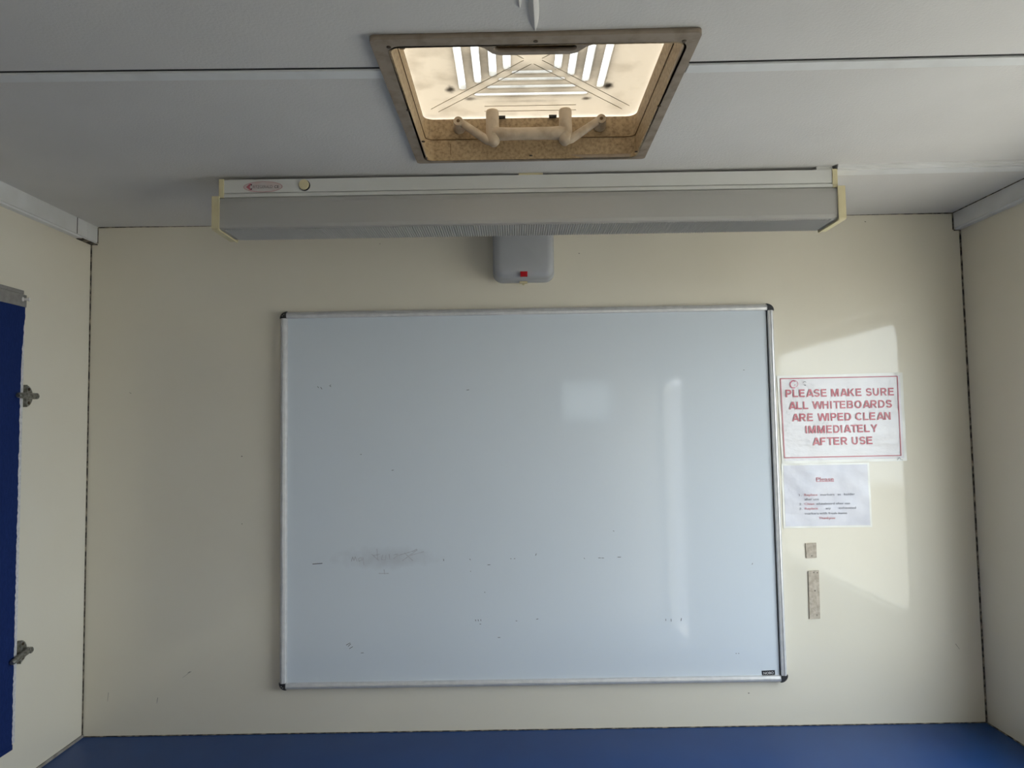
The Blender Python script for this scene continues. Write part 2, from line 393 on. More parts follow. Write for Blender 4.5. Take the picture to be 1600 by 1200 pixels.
# dark joints in the corners
def seam(n, a, b): struct(obj('trim_%d' % n, bx(a, b), 'grime'))
seam(7, (XL, -.0025, -.5547), (XL + .0022, 0, .6265))
seam(8, (XR - .0028, -.003, -.5547), (XR, 0, .6265))
seam(9, (XL + .018, -.0016, zc(1.07) - .0025), (XR - .018, 0, zc(1.07) - .0002))
seam(10, (XL, -.002, -.5547), (XR, 0, -.5530))
seam(11, (XR - .0185, -.002, .6275), (XR - .016, 0, .668))
seam(12, (XL + .016, -.0015, .629), (XL + .0172, 0, .668))
seam(13, (XR - .017, -.25, .668), (XR - .0155, 0, .6705))
seam(14, (XR - .016, -.0022, .6250), (XR, 0, .6272))
seam(15, (XL, -.06, .6250), (XL + .016, 0, .6268))
seam(16, (XR - .0022, -.45, -.5547), (XR, 0, -.5525))
struct(obj('trim_17', bx((XL, -.6, -.5547), (XL + .004, 0, -.5490)), mat('grey_sealant', (.36, .34, .31), rough=.6, col2=(.22, .2, .17), scale=40)))
# dents and scratches on the back wall
for (x0, y0, x1, y1, w) in ((169.5, 1082, 168, 1096, .0006), (246.5, 1090, 245, 1099, .0010), (299, 1049, 285, 1059, .0007), (297, 1049.5, 293, 1051.5, .0014),
                            (377, 713, 379, 713, .0025), (377.5, 818.5, 379, 818.5, .0022), (1493, 1006, 1499, 1014, .0009), (1169, 1083, 1171, 1083, .0028), (838, 403, 839, 403, .002), (904, 396, 906, 396, .002), (593, 381, 594.5, 381, .0015), (1351, 346, 1353, 347, .002), (205, 615, 202, 613, .001)):
    a = pix(x0, y0, 1, 0); b = pix(x1, y1, 1, 0); d = (b - a); d.y = 0; dn = d.normalized(); nn = Vector((-dn.z, 0, dn.x)) * w / 2
    obj('scuff_mark', prism(B(), [a + nn, b + nn * .5, b - nn * .5, a - nn], (0, -.0003, 0)), 'scuff', wall_back)

# side window (right wall): rubber-edged frame with rounded corners, pane
def window(n, x, y0, y1, z0, z1):
    w = thing('window_%d' % n, (x, (y0 + y1)/2, z0)); struct(w)
    o = rrect(y0 - .04, y1 + .04, z0 - .04, z1 + .04, .03); h = rrect(y0, y1, z0, z1, .055)
    m = Matrix.Translation((x - .006 if x > 0 else x + .006, 0, 0)) @ MAP_YZ
    link('window_frame', plate('window_frame', o, [h], .012, m), 'white_metal', w)
    m = Matrix.Translation((x + .03 if x > 0 else x - .03, 0, 0)) @ MAP_YZ
    link('outer_frame', plate('outer_frame', o, [h], .012, m), 'white_metal', w)
    return w
w1 = window(1, XR, WIN_Y0, WIN_Y1, WIN_Z0, WIN_Z1)
obj('pane', bx((XR + .018, WIN_Y0 - .02, WIN_Z0 - .02), (XR + .022, WIN_Y1 + .02, WIN_Z1 + .02)), 'glass', w1)
# blind-covered window further back on the left wall
w2 = thing('window_2', (XL, -2.05, -.36)); struct(w2)
link('window_frame', plate('window_frame', rrect(-2.45, -1.67, -.40, .48, .03), [rrect(-2.41, -1.71, -.36, .44, .05)], .012, Matrix.Translation((XL + .006, 0, 0)) @ MAP_YZ), 'white_metal', w2)
obj('roller_blind', bx((XL, -2.43, -.38), (XL + .004, -1.69, .46)), 'blind', w2)
# small window in the far end wall
w3 = thing('window_3', ((EWX0 + EWX1)/2, END_Y, EWZ0)); struct(w3)
link('window_frame', plate('window_frame', rrect(EWX0 - .03, EWX1 + .03, EWZ0 - .03, EWZ1 + .03, .01), [rrect(EWX0, EWX1, EWZ0, EWZ1, .02)], .012, Matrix.Translation((0, END_Y + .006, 0)) @ MAP_XZ), 'white_metal', w3)
obj('pane', bx((EWX0 - .015, END_Y - .024, EWZ0 - .015), (EWX1 + .015, END_Y - .02, EWZ1 + .015)), 'dimmed', w3)
# doorway by the far end, its leaf swung open outside
d1 = thing('door_1', (XR + .06, DOOR_Y0, FLOOR)); struct(d1)
obj('door_leaf', bx((XR + .06, DOOR_Y0 - .04, FLOOR + .01), (XR + .06 + .55, DOOR_Y0, DOOR_Z1 - .01)), 'door', d1, bevel=.003)
obj('door_handle', tube(B(), [(XR + .55, DOOR_Y0 + .0, -.30), (XR + .55, DOOR_Y0 + .04, -.30), (XR + .45, DOOR_Y0 + .045, -.30)], [.008, .008, .007]), 'steel', d1, smooth=True)
ground = struct(obj('ground', bx((-20, -20, FLOOR - .55), (20, 20, FLOOR - .5)), 'ground'))

# ------------------------------------------------------------------ blue worktop
DZ = -.5547
desk = thing('worktop', (0, -.3, FLOOR), 'long blue laminate worktop running wall to wall below the whiteboard', 'worktop')
obj('top', bx((XL + .0005, -.60, DZ - .028), (XR - .0005, -.0005, DZ)), 'desk', desk, bevel=.002)
obj('edge_strip', bx((XL + .001, -.604, DZ - .028), (XR - .001, -.60, DZ - .001)), 'black', desk)
for x in (XL + .03, 0, XR - .06):
    obj('support_frame', box(box(box(B(), (x, -.56, FLOOR), (x + .03, -.53, DZ - .028)), (x, -.06, FLOOR), (x + .03, -.03, DZ - .028)), (x, -.53, DZ - .058), (x + .03, -.06, DZ - .028)), 'desk_leg', desk)

# ------------------------------------------------------------------ whiteboard
HW, HH, RW, FD = .60, .45, .0165, .020
wb = thing('whiteboard', (0, 0, -HH), 'large whiteboard with silver frame and black corners, centred on the cream wall', 'whiteboard')
surface = obj('writing_surface', bx((-HW + .008, -.010, -HH + .008), (HW - .008, -.0005, HH - .008)), 'whiteboard', wb)
prof = [(.0168, -.004), (.0168, -.0145), (.0158, -.0172), (.0106, -.0186), (.0100, -.0176), (.0092, -.0196), (.0070, -.0190), (.0045, -.0168), (.0022, -.0132), (.0006, -.0085), (0, -.004), (0, -.0005), (.009, -.0005), (.009, -.004)]   # (distance in from the edge, y)
CC = .0172
for side in ('top', 'bottom', 'left', 'right'):
    bmr = B()
    if side in ('top', 'bottom'):
        s = 1 if side == 'top' else -1
        prism(bmr, [(-HW + CC, y, s * (HH - d)) for d, y in prof], (2 * (HW - CC), 0, 0))
    else:
        s = 1 if side == 'right' else -1
        prism(bmr, [(s * (HW - d), y, -HH + CC) for d, y in prof], (0, 0, 2 * (HH - CC)))
    obj('frame_rail', bmr, 'alu', wb)
for sx in (-1, 1):
    for sz in (-1, 1):
        c = Vector((sx * (HW - CC), 0, sz * (HH - CC)))
        bmr = B(); rings = []
        for r, y in ((CC + .0003, -.0005), (CC + .0003, -.012), (CC - .001, -.0165), (CC - .005, -.0200), (CC - .010, -.0205)):
            rings.append([bmr.verts.new((c.x + sx * r * math.cos(a), y, c.z + sz * r * math.sin(a))) for a in [k * math.pi / 20 for k in range(11)]])
        ax = [bmr.verts.new((c.x, y, c.z)) for y in (-.0005, -.012, -.0165, -.0200, -.0205)]
        for q in range(4):
            for k in range(10): bmr.faces.new((rings[q][k], rings[q][k+1], rings[q+1][k+1], rings[q+1][k]))
            bmr.faces.new((ax[q], rings[q][0], rings[q+1][0], ax[q+1])); bmr.faces.new((ax[q], ax[q+1], rings[q+1][10], rings[q][10]))
        bmr.faces.new([ax[4]] + rings[4]); bmr.faces.new([ax[0]] + list(reversed(rings[0])))
        cap = obj('corner_cap', bmr, 'black', wb)
        if sx < 0:
            for ang in (32, 58):
                a = math.radians(ang); p = Vector((c.x + sx * .0105 * math.cos(a), -.0199, c.z + sz * .0105 * math.sin(a)))
                obj('cap_screw', lathe(B(), p, (0, -1, 0), [(0, .0016), (.0009, .0014)], 8), 'alu_dull', cap)
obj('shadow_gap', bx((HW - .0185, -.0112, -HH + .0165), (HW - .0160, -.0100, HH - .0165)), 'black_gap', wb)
obj('inner_bead', bx((-HW + .0165, -.0118, -HH + .0165), (-HW + .0185, -.0100, HH - .0165)), 'alu', wb)

# lettering: text turned into flat mesh
def text_mesh(body, bold=0.0):
    cu = bpy.data.curves.new('lettering', 'FONT'); cu.body = body; cu.size = 1.0; cu.offset = bold; cu.fill_mode = 'FRONT'; cu.resolution_u = 3
    o = bpy.data.objects.new('lettering', cu); COL.objects.link(o); bpy.context.view_layer.update()
    me = bpy.data.meshes.new_from_object(o.evaluated_get(bpy.context.evaluated_depsgraph_get()))
    bpy.data.objects.remove(o); bpy.data.curves.remove(cu)
    return me
def lettering(body, a, b, cap_h, m, parent, bold=0.0, y=None, name='lettering'):
    """text from baseline start a to baseline end b (scene points on a wall facing -y), capital height cap_h"""
    me = text_mesh(body)
    if bold:      # heavier strokes: copies of the glyphs set slightly aside
        b_ = bmesh.new()
        for k_, (dx, dy) in enumerate(((-bold, 0), (0, 0), (bold, 0), (0, bold*.4), (0, -bold*.4))):
            t_ = me.copy(); t_.transform(Matrix.Translation((dx, dy, k_))); b_.from_mesh(t_); bpy.data.meshes.remove(t_)
        b_.to_mesh(me); b_.free()
    xs_ = [v.co.x for v in me.vertices]; x0, x1 = min(xs_), max(xs_)
    d = b - a; L = math.hypot(d.x, d.z); ux = Vector((d.x, 0, d.z)) / L; uz = Vector((-ux.z, 0, ux.x))
    sx = L / (x1 - x0); sz = cap_h / .729
    yy = a.y if y is None else y
    for v in me.vertices:
        p = ux * ((v.co.x - x0) * sx) + uz * (v.co.y * sz)
        v.co = Vector((a.x + p.x, yy - .00002 * v.co.z, a.z + p.z))
    me.name = name
    return link(name, me, m, parent)

# heavy grotesque capitals for the large notice, drawn as strokes (cap height 1)
def ell(cx, cy_, rx, ry, a0, a1, n=14): return [(cx + rx*math.cos(math.radians(a0 + (a1-a0)*k/n)), cy_ + ry*math.sin(math.radians(a0 + (a1-a0)*k/n))) for k in range(n+1)]
SW = .090; TP = 1 - SW
def glyph(c):
    """(drawn width, advance, ribbons, straight-cut diagonals)"""
    v = lambda x: [(x, 0), (x, 1)]
    h = lambda x0, x1, y: [(x0, y), (x1, y)]
    def bowl(x1, y0, y1):
        r = (y1 - y0)/2
        return [(SW, y1), (x1 - SW - r*.95, y1)] + ell(x1 - SW - r*.95, (y0 + y1)/2, r*.95, r, 90, -90, 10)[1:] + [(SW, y0)]
    if c == 'E': return .68, .90, [v(SW), h(2*SW, .68, TP), h(2*SW, .64, .53), h(2*SW, .70, SW)], []
    if c == 'L': return .66, .82, [v(SW), h(2*SW, .66, SW)], []
    if c == 'F': return .64, .82, [v(SW), h(2*SW, .66, TP), h(2*SW, .58, .5)], []
    if c == 'H': return .76, .98, [v(SW), v(.76 - SW), h(2*SW, .76 - 2*SW, .53)], []
    if c == 'I': return .19, .40, [v(SW)], []
    if c == 'T': return .78, .84, [h(0, .78, TP), [(.39, 0), (.39, 1 - 2*SW)]], []
    if c == 'P': return .72, .90, [v(SW), bowl(.74, .44, TP)], []
    if c == 'R': return .80, .98, [v(SW), bowl(.76, .47, TP)], [((.70, 0), (.42, .42))]
    if c == 'B': return .78, .98, [v(SW), bowl(.74, .53, TP), bowl(.79, SW, .53)], []
    if c == 'D': return .78, .98, [v(SW), [(SW, TP), (.36, TP)] + ell(.36, .5, .36, TP - .5, 90, -90, 14)[1:] + [(SW, SW)]], []
    if c == 'O': return .90, 1.06, [ell(.45, .5, .36, .42, 90, 450, 28)], []
    if c == 'C': return .84, 1.0, [ell(.45, .5, .36, .42, 42, 318, 22)], []
    if c == 'U': return .76, .98, [[(SW, 1), (SW, .40)] + ell(.38, .38, .285, .30, 180, 360, 12) + [(.76 - SW, .40), (.76 - SW, 1)]], []
    if c == 'S': return .74, .90, [ell(.37, .5 + .21, .27, .21, 15, 262, 14) + ell(.37, .5 - .21, .28, .21, 82, -165, 14)], []
    if c == 'A': return .96, .98, [h(.24, .72, .27)], [((.10, 0), (.48 - .02, 1)), ((.86, 0), (.48 + .02, 1))]
    if c == 'M': return .98, 1.18, [v(SW), v(.98 - SW)], [((.49, 0), (.14, 1)), ((.49, 0), (.84, 1))]
    if c == 'N': return .76, .98, [v(SW), v(.76 - SW)], [((.65, 0), (.11, 1))]
    if c == 'K': return .82, 1.0, [v(SW)], [((.72, 0), (.34, .58)), ((.20, .36), (.68, 1))]
    if c == 'W': return 1.30, 1.30, [], [((.32, 0), (.10, 1)), ((.34, 0), (.63, 1)), ((.96, 0), (.67, 1)), ((.98, 0), (1.20, 1))]
    if c == 'Y': return .90, .92, [[(.45, 0), (.45, .46)]], [((.45, .40), (.11, 1)), ((.45, .40), (.79, 1))]
    return 0, .38, [], []
def block_lettering(body, a, b, cap_h, m, parent):
    quads = []; x = 0.0; k_ = 0; end = 0.0
    for c in body:
        w, adv, ribs_, diags = glyph(c)
        for rb in ribs_:
            k_ += 1; closed = rb[0] == rb[-1] or (abs(rb[0][0]-rb[-1][0]) < 1e-6 and abs(rb[0][1]-rb[-1][1]) < 1e-6)
            L_, R_ = [], []
            n = len(rb)
            for i, p in enumerate(rb):
                p0 = rb[i-1] if i > 0 else (rb[-2] if closed else p); p1 = rb[i+1] if i < n-1 else (rb[1] if closed else p)
                t0 = Vector((p[0]-p0[0], p[1]-p0[1])); t1 = Vector((p1[0]-p[0], p1[1]-p[1]))
                if t0.length < 1e-9: t0 = t1
                if t1.length < 1e-9: t1 = t0
                t0.normalize(); t1.normalize(); t = (t0 + t1).normalized(); nn = Vector((-t.y, t.x)) * SW / max(.5, t.dot(t1))
                L_.append((x + p[0] + nn.x, p[1] + nn.y)); R_.append((x + p[0] - nn.x, p[1] - nn.y))
            for i in range(n-1): quads.append((L_[i], L_[i+1], R_[i+1], R_[i], k_))
        for (p, q) in diags:
            k_ += 1; hw = .098
            quads.append(((x + p[0] - hw, p[1]), (x + q[0] - hw, q[1]), (x + q[0] + hw, q[1]), (x + p[0] + hw, p[1]), k_))
        if w: end = x + w
        x += adv
    d = b - a; L = math.hypot(d.x, d.z); ux = Vector((d.x, 0, d.z)) / L; uz = Vector((-ux.z, 0, ux.x))
    bm = B()
    for q in quads:
        pts = []
        for (u, v_) in q[:4]:
            p = a + ux * (u / end * L) + uz * (v_ * cap_h); pts.append((p.x, a.y - .000015 * (q[4] % 6), p.z))
        bm.faces.new([bm.verts.new(p) for p in pts])
    return obj('lettering', bm, m, parent)

# maker's plate at the lower right of the board
lp = [pix(1190, 1048, 1, -.010), pix(1210.5, 1047, 1, -.010), pix(1211, 1054.2, 1, -.010), pix(1191, 1055.3, 1, -.010)]
nameplate = obj('maker_plate', prism(B(), lp, (0, -.0005, 0)), 'black', wb)
lettering('NOBO', pix(1193.2, 1053.8, 1, -.0108), pix(1208.8, 1053.0, 1, -.0108), .0058, 'white_ink', nameplate)

# dried marker dashes, ticks and specks
def stroke(bm, pts, w, y):
    for (p, q) in zip(pts, pts[1:]):
        a = pix(*p, 1, y); b = pix(*q, 1, y); d = b - a; d.y = 0
        if d.length < 1e-5: continue
        dn = d.normalized(); nn = Vector((-dn.z, 0, dn.x)) * w / 2; a = a - dn * w * .25; b = b + dn * w * .25
        vs_ = [bm.verts.new(v) for v in (a + nn, b + nn, b - nn, a - nn)]; bm.faces.new(vs_)
    return bm
YM = -.0103
obj('marker_dash', stroke(B(), [(488.5, 881.3), (496, 880.8), (503.5, 880.3)], .0017, YM), 'mark', wb)
for p in (((935, 871.8), (938.5, 871.8)), ((940, 871.9), (943.5, 871.9)), ((965, 870.6), (970, 870.4)), ((797.5, 873), (799, 873)), ((803, 873), (805, 872.8)), ((762, 882.6), (766, 882.4)), ((693, 873.6), (693.4, 876.4)), ((734, 873.2), (735, 875)),
          ((836.8, 868, ), (838, 865)), ((912.5, 872), (913.5, 873)), ((735, 892.5), (735.6, 893)), ((757, 925), (758, 926)), ((838, 967.5), (841, 967)), ((806, 970), (808, 970.3)), ((564, 1020.3), (568, 1020)), ((515, 602.5), (517, 604.2)), ((516, 601.5), (517, 601.6)), ((563, 710), (565, 710)), ((612, 735), (615, 734.6)), ((729, 609.5), (733, 609)), ((778, 996.2), (781.5, 996)), ((958, 829.5), (959.5, 830)), ((1149.5, 1021), (1151, 1021)), ((1153.5, 1021), (1155, 1021)), ((1175, 882), (1176, 880)), ((1048.6, 967), (1048.8, 971)), ((1040.2, 967), (1040.3, 970)), ((1064.8, 966), (1064, 970)), ((1161.5, 578), (1163, 578.3)), ((743, 968), (743.4, 970.5)), ((747, 968), (747.5, 970.5)), ((751, 967.8), (751.4, 970.3)), ((749.5, 975), (751.5, 975.2)), ((541, 1008), (547, 1004.5)), ((544, 1010), (548, 1006)), ((546, 1013.5), (551, 1010.5)), ((496, 603.8), (498, 606)), ((501, 605), (503, 608))):
    obj('marker_tick', stroke(B(), list(p), .0012, YM), 'mark', wb)
# ghost of wiped handwriting
for s in ([(549, 877), (551, 870), (553, 876), (555, 870), (558, 877)], [(560, 873), (564, 871), (566, 875), (561, 877), (560, 873)], [(567, 871), (568.5, 883)],
          [(581, 866), (592, 876)], [(589, 858), (590, 873)], [(584, 868), (593, 866)], [(598, 867), (596, 874), (602, 875), (603, 867)], [(608, 866), (609, 874)], [(615, 867), (622, 866)], [(615, 873), (621, 868)],
          [(632, 864), (645, 876)], [(629, 876), (652, 859)], [(622, 868), (646, 861), (651, 858)], [(592, 896), (607, 896)], [(600, 890), (601, 897)], [(640, 868), (662, 862)]):
    obj('wiped_stroke', stroke(B(), s, .0016, -.0102), 'ghost', wb)

# ------------------------------------------------------------------ laminated notices
def sheet(name, corners, m, label, off, film):
    """slightly wavy sheet through four photo corners (tl, tr, br, bl)"""
    tl, tr, br, bl = [pix(*c, 1, 0) for c in corners]
    root = thing(name, (bl + br) / 2, label, 'sign')
    def grid(nm, inset, y, mm):
        bm = B(); N = 16; rows = []
        for j in range(N + 1):
            row = []
            for i in range(N + 1):
                u = inset + (1 - 2*inset) * i / N; v = inset*1.3 + (1 - 2.6*inset) * j / N
                p = (tl.lerp(tr, u)).lerp(bl.lerp(br, u), v)
                w = .0006 * (math.sin(u*9 + v*4) * math.sin(v*7 - u*3) + .5*math.sin(u*21 - v*17))
                row.append(bm.verts.new((p.x, y + w, p.z)))
            rows.append(row)
        for j in range(N):
            for i in range(N): bm.faces.new((rows[j][i], rows[j][i+1], rows[j+1][i+1], rows[j+1][i]))
        ret = bmesh.ops.extrude_face_region(bm, geom=bm.faces[:])
        for v in [g_ for g_ in ret['geom'] if isinstance(g_, bmesh.types.BMVert)]: v.co.y -= .0003
        return obj(nm, bm, mm, root, smooth=True)
    grid('laminate_film', 0, off, film)
    grid('paper', .022, off - .0004, m)
    return root
s1 = sheet('notice', [(1213.5, 587.5), (1409.5, 582), (1416.5, 720), (1221.5, 724.5)], 'paper', 'large laminated notice in red capitals about wiping whiteboards, right of the whiteboard', -.0016, 'film')
YT = -.0037
bmr = B()
bc = [(1219.5, 591.8), (1402, 588), (1408, 711.6), (1226, 715.3)]
for i in range(4): stroke(bmr, [bc[i], bc[(i+1) % 4]], .0021, YT)
obj('border_line', bmr, 'red', s1)
S1 = (1210, 570, 1600/220)
for body, x0, y0, x1, y1 in (('PLEASE MAKE SURE', 132, 370, 1358, 348), ('ALL WHITEBOARDS', 168, 508, 1338, 486), ('ARE WIPED CLEAN', 203, 644, 1323, 624), ('IMMEDIATELY', 358, 781, 1176, 763), ('AFTER USE', 438, 916, 1115, 902)):
    a = pix(S1[0] + x0/S1[2], S1[1] + y0/S1[2], 1, YT); b = pix(S1[0] + x1/S1[2], S1[1] + y1/S1[2], 1, YT)
    block_lettering(body, a, b, .0186, 'red', s1)
def arc(cx, cy_, rx, ry, a0, a1, n=12): return [(cx + rx*math.cos(math.radians(a0 + (a1-a0)*k/n)), cy_ + ry*math.sin(math.radians(a0 + (a1-a0)*k/n))) for k in range(n+1)]
doodle = stroke(B(), arc(1240, 600.6, 5.2, 5.6, -60, -290), .0022, YT)
stroke(doodle, arc(1242.5, 600, 4.5, 5.0, -100, 80), .0008, YT)
stroke(doodle, [(1241.8, 601.5), (1242.8, 601.7)], .0016, YT)
obj('pen_doodle', doodle, 'pink', s1)
dd = stroke(B(), arc(1257.3, 599.5, 2.6, 3.2, -150, -40, 5), .0009, YT); stroke(dd, [(1257.4, 601.6), (1258.8, 601.8)], .0013, YT)
obj('pen_doodle', dd, 'mark', s1)
obj('torn_corner', stroke(B(), [(1402, 719), (1405.5, 714.6), (1408, 718), (1411, 718.6)], .0008, YT), 'ink', s1)

s2 = sheet('notice', [(1220.5, 724.6), (1357.5, 722.4), (1362.5, 823.3), (1224, 825.3)], 'paper2', 'smaller lilac notice with numbered rules below the red notice', -.0010, 'film')
S2 = (1210, 715, 1600/170)
YT2 = -.0031
for body, x0, x1, yb0, yb1, h, m, bo in (('Please', 618, 876, 347, 341, .0095, 'red2', .012),
        ('1.', 367, 403, 567, 566, .0052, 'ink', 0), ('Replace', 442, 634, 566, 561, .0056, 'red2', .01), ('markers', 680, 885, 561, 557, .0056, 'ink', .004), ('in', 932, 975, 557, 556, .0056, 'ink', .004), ('holder', 1028, 1186, 555, 552, .0056, 'ink', .004),
        ('after use', 443, 655, 630, 626, .0056, 'ink', .004),
        ('2.', 368, 412, 699, 698, .0052, 'ink', 0), ('Clean', 445, 586, 698, 695, .0056, 'red2', .01), ('whiteboard after use', 612, 1115, 695, 686, .0056, 'ink', .004),
        ('3.', 371, 412, 768, 767, .0052, 'ink', 0), ('Replace', 450, 641, 766, 762, .0056, 'red2', .01), ('any', 755, 832, 761, 759, .0056, 'ink', .004), ('exhausted', 950, 1200, 756, 752, .0056, 'ink', .004),
        ('markers with fresh items', 450, 1070, 838, 830, .0056, 'ink', .004), ('Thankyou', 655, 893, 905, 902, .0056, 'red2', .01)):
    a = pix(S2[0] + x0/S2[2], S2[1] + yb0/S2[2], 1, YT2); b = pix(S2[0] + x1/S2[2], S2[1] + yb1/S2[2], 1, YT2)
    lettering(body, a, b, h, m, s2, bold=bo)
obj('underline', stroke(B(), [(S2[0] + 615/S2[2], S2[1] + 355/S2[2]), (S2[0] + 877/S2[2], S2[1] + 350/S2[2])], .0010, YT2), 'red2', s2)

# old foam tape left on the wall
for cs, lab in (([(1258, 848.8), (1274.8, 847.8), (1275.6, 871.2), (1259.4, 872)], 'short square of old beige foam tape on the wall below the lilac notice'),
                ([(1262.3, 892), (1279, 890.8), (1281, 966), (1264.4, 966.8)], 'long upright strip of old beige foam tape on the wall beside the whiteboard')):
    o = obj('foam_tape', prism(B(), [pix(*c, 1, -.0003) for c in cs], (0, -.0028, 0)), 'pad', bevel=.0004)
    tag(o, lab, 'tape', 'old foam tape on the wall')
    for k in range(4 if len(lab) > 70 else 1):
        c = [pix(1276.5, 961, 1, -.0031), pix(1271.5, 894.5, 1, -.0031), pix(1273.5, 923, 1, -.0031), pix(1277, 895, 1, -.0031)][k] if 'long' in lab else pix(1268.5, 868.5, 1, -.0031)
        obj('pit', lathe(B(), c, (0, -1, 0), [(0, .0016), (.0003, .0012)], 7), 'scuff', o)

# ------------------------------------------------------------------ roof hatch
hatch = thing('roof_hatch', (.002, -.633, .656), 'square yellowed roof hatch with translucent ribbed lid set in the grey ceiling', 'roof hatch')
HZ = .6635
rot = Matrix.Translation((.0017, -.6333, HZ - .0035)) @ Matrix.Rotation(-.010, 4, 'Z')
hs = .2119
me = plate('flange', rrect(-hs, hs, -hs, hs, .007), [rrect(HX0 - .0017, HX1 - .0017, HY0 + .6333, HY1 + .6333, .012)], .007, rot)
flange = link('flange', me, 'hatch_flange', hatch)
bmr = B()      # upstand walls of the shaft, slightly wider towards the lid
def ringwall(bm, z0, z1, ins0, ins1, th):
    lo = rrect(HX0 - ins0, HX1 + ins0, HY0 - ins0, HY1 + ins0, .014 + ins0); hi = rrect(HX0 - ins1, HX1 + ins1, HY0 - ins1, HY1 + ins1, .014 + ins1)
    lo2 = rrect(HX0 - ins0 - th, HX1 + ins0 + th, HY0 - ins0 - th, HY1 + ins0 + th, .014 + ins0 + th); hi2 = rrect(HX0 - ins1 - th, HX1 + ins1 + th, HY0 - ins1 - th, HY1 + ins1 + th, .014 + ins1 + th)
    R_ = [[bm.verts.new((p[0], p[1], z)) for p in ring] for ring, z in ((lo, z0), (hi, z1), (hi2, z1), (lo2, z0))]
    n = len(lo)
    for q in range(4):
        a, b = R_[q], R_[(q+1) % 4]
        for k in range(n): bm.faces.new((a[k], a[(k+1) % n], b[(k+1) % n], b[k]))
    return bm
obj('lower_upstand', ringwall(B(), .6565, .6960, -.001, .0005, .0035), 'hatch_wall', hatch)
obj('upper_upstand', ringwall(B(), .6966, .7365, .0018, .0035, .0035), 'hatch_wall', hatch)
obj('joint_line', ringwall(B(), .6955, .6968, -.0006, -.0006, .003), 'recess', hatch)
# crack and stain on the shaft wall facing the camera
obj('crack', box(B(), (-.1450, HY1 - .0006, .662), (-.1440, HY1 + .001, .688)), 'recess', hatch)
obj('clip_stub', bx((-.187, -.770, .690), (-.178, -.757, .701)), 'recess', hatch, bevel=.002)
# lid with corrugations
LZ = .7395
LC = Vector((.0035, -.6335))
slots = []
for k, d in enumerate((.041, .064, .090, .117)):
    hl = (.034, .056, .077, .099)[k]
    for q in range(4):
        # stadium with half length hl, half width .0062, at distance d from the centre in direction q
        st = [(hl - .0062 + .0062*math.cos(a), .0062*math.sin(a)) for a in [math.radians(-90 + 180*j/6) for j in range(7)]] + [(-(hl - .0062) - .0062*math.cos(a), -.0062*math.sin(a)) for a in [math.radians(-90 + 180*j/6) for j in range(7)]]
        c, s = math.cos(q*math.pi/2), math.sin(q*math.pi/2)
        slots.append(([(LC.x + c*x - s*(y + d), LC.y + s*x + c*(y + d)) for x, y in st]))
me = plate('lid', rrect(HX0 - .022, HX1 + .022, HY0 - .022, HY1 + .022, .03), slots, .002, Matrix.Translation((0, 0, LZ + .001)))
lid = link('lid', me, 'lid', hatch); lid['label'] = 'translucent cream ribbed lid'
for st in slots:
    bmr = B(); n = len(st)
    a = [bmr.verts.new((x, y, LZ + .002)) for x, y in st]; b = [bmr.verts.new((x, y, LZ + .010)) for x, y in st]
    for k in range(n): bmr.faces.new((a[k], a[(k+1) % n], b[(k+1) % n], b[k]))
    bmr.faces.new(b)
    obj('rib', bmr, 'rib', lid)
for q in range(4):     # raised bands along the diagonals
    a = math.pi/4 + q*math.pi/2; dv = Vector((math.cos(a), math.sin(a))); nv = Vector((-dv.y, dv.x))
    for off in (-.0085, .0085):
        p0 = LC + dv*.012 + nv*off; p1 = LC + dv*.245 + nv*off; w = nv*.0005
        obj('diagonal_bead', prism(B(), [(*(p0 - w), LZ - .0006), (*(p1 - w), LZ - .0006), (*(p1 + w), LZ - .0006), (*(p0 + w), LZ - .0006)], (0, 0, .0007)), 'lid', lid)
blobs = []
for (px, py, rx, ry, k) in ((703, 140, .011, .017, .85), (735, 154.5, .014, .010, .6), (951, 134, .011, .018, .95), (916, 153.5, .011, .008, .7), (945, 118, .006, .03, .35), (745, 100, .045, .07, .30), (920, 96, .045, .07, .30), (830, 108, .06, .03, .22), (820, 158, .09, .006, .2)):
    c = pix(px, py, 2, LZ); blobs.append((c.x - ORG[hatch].x, c.y - ORG[hatch].y, rx, ry, k))
stain_lid(MT['lid'], blobs)
# rectangular pad on the lid above the stay bar
for py in (165, 173):
    a = pix(757, py + .6, 2, LZ); b = pix(900, py - 1.8, 2, LZ)
    obj('pad_edge', prism(B(), [(a.x, a.y, LZ - .0008), (b.x, b.y, LZ - .0008), (b.x, b.y + .0010, LZ - .0008), (a.x, a.y + .0010, LZ - .0008)], (0, 0, .0009)), 'lid', lid)
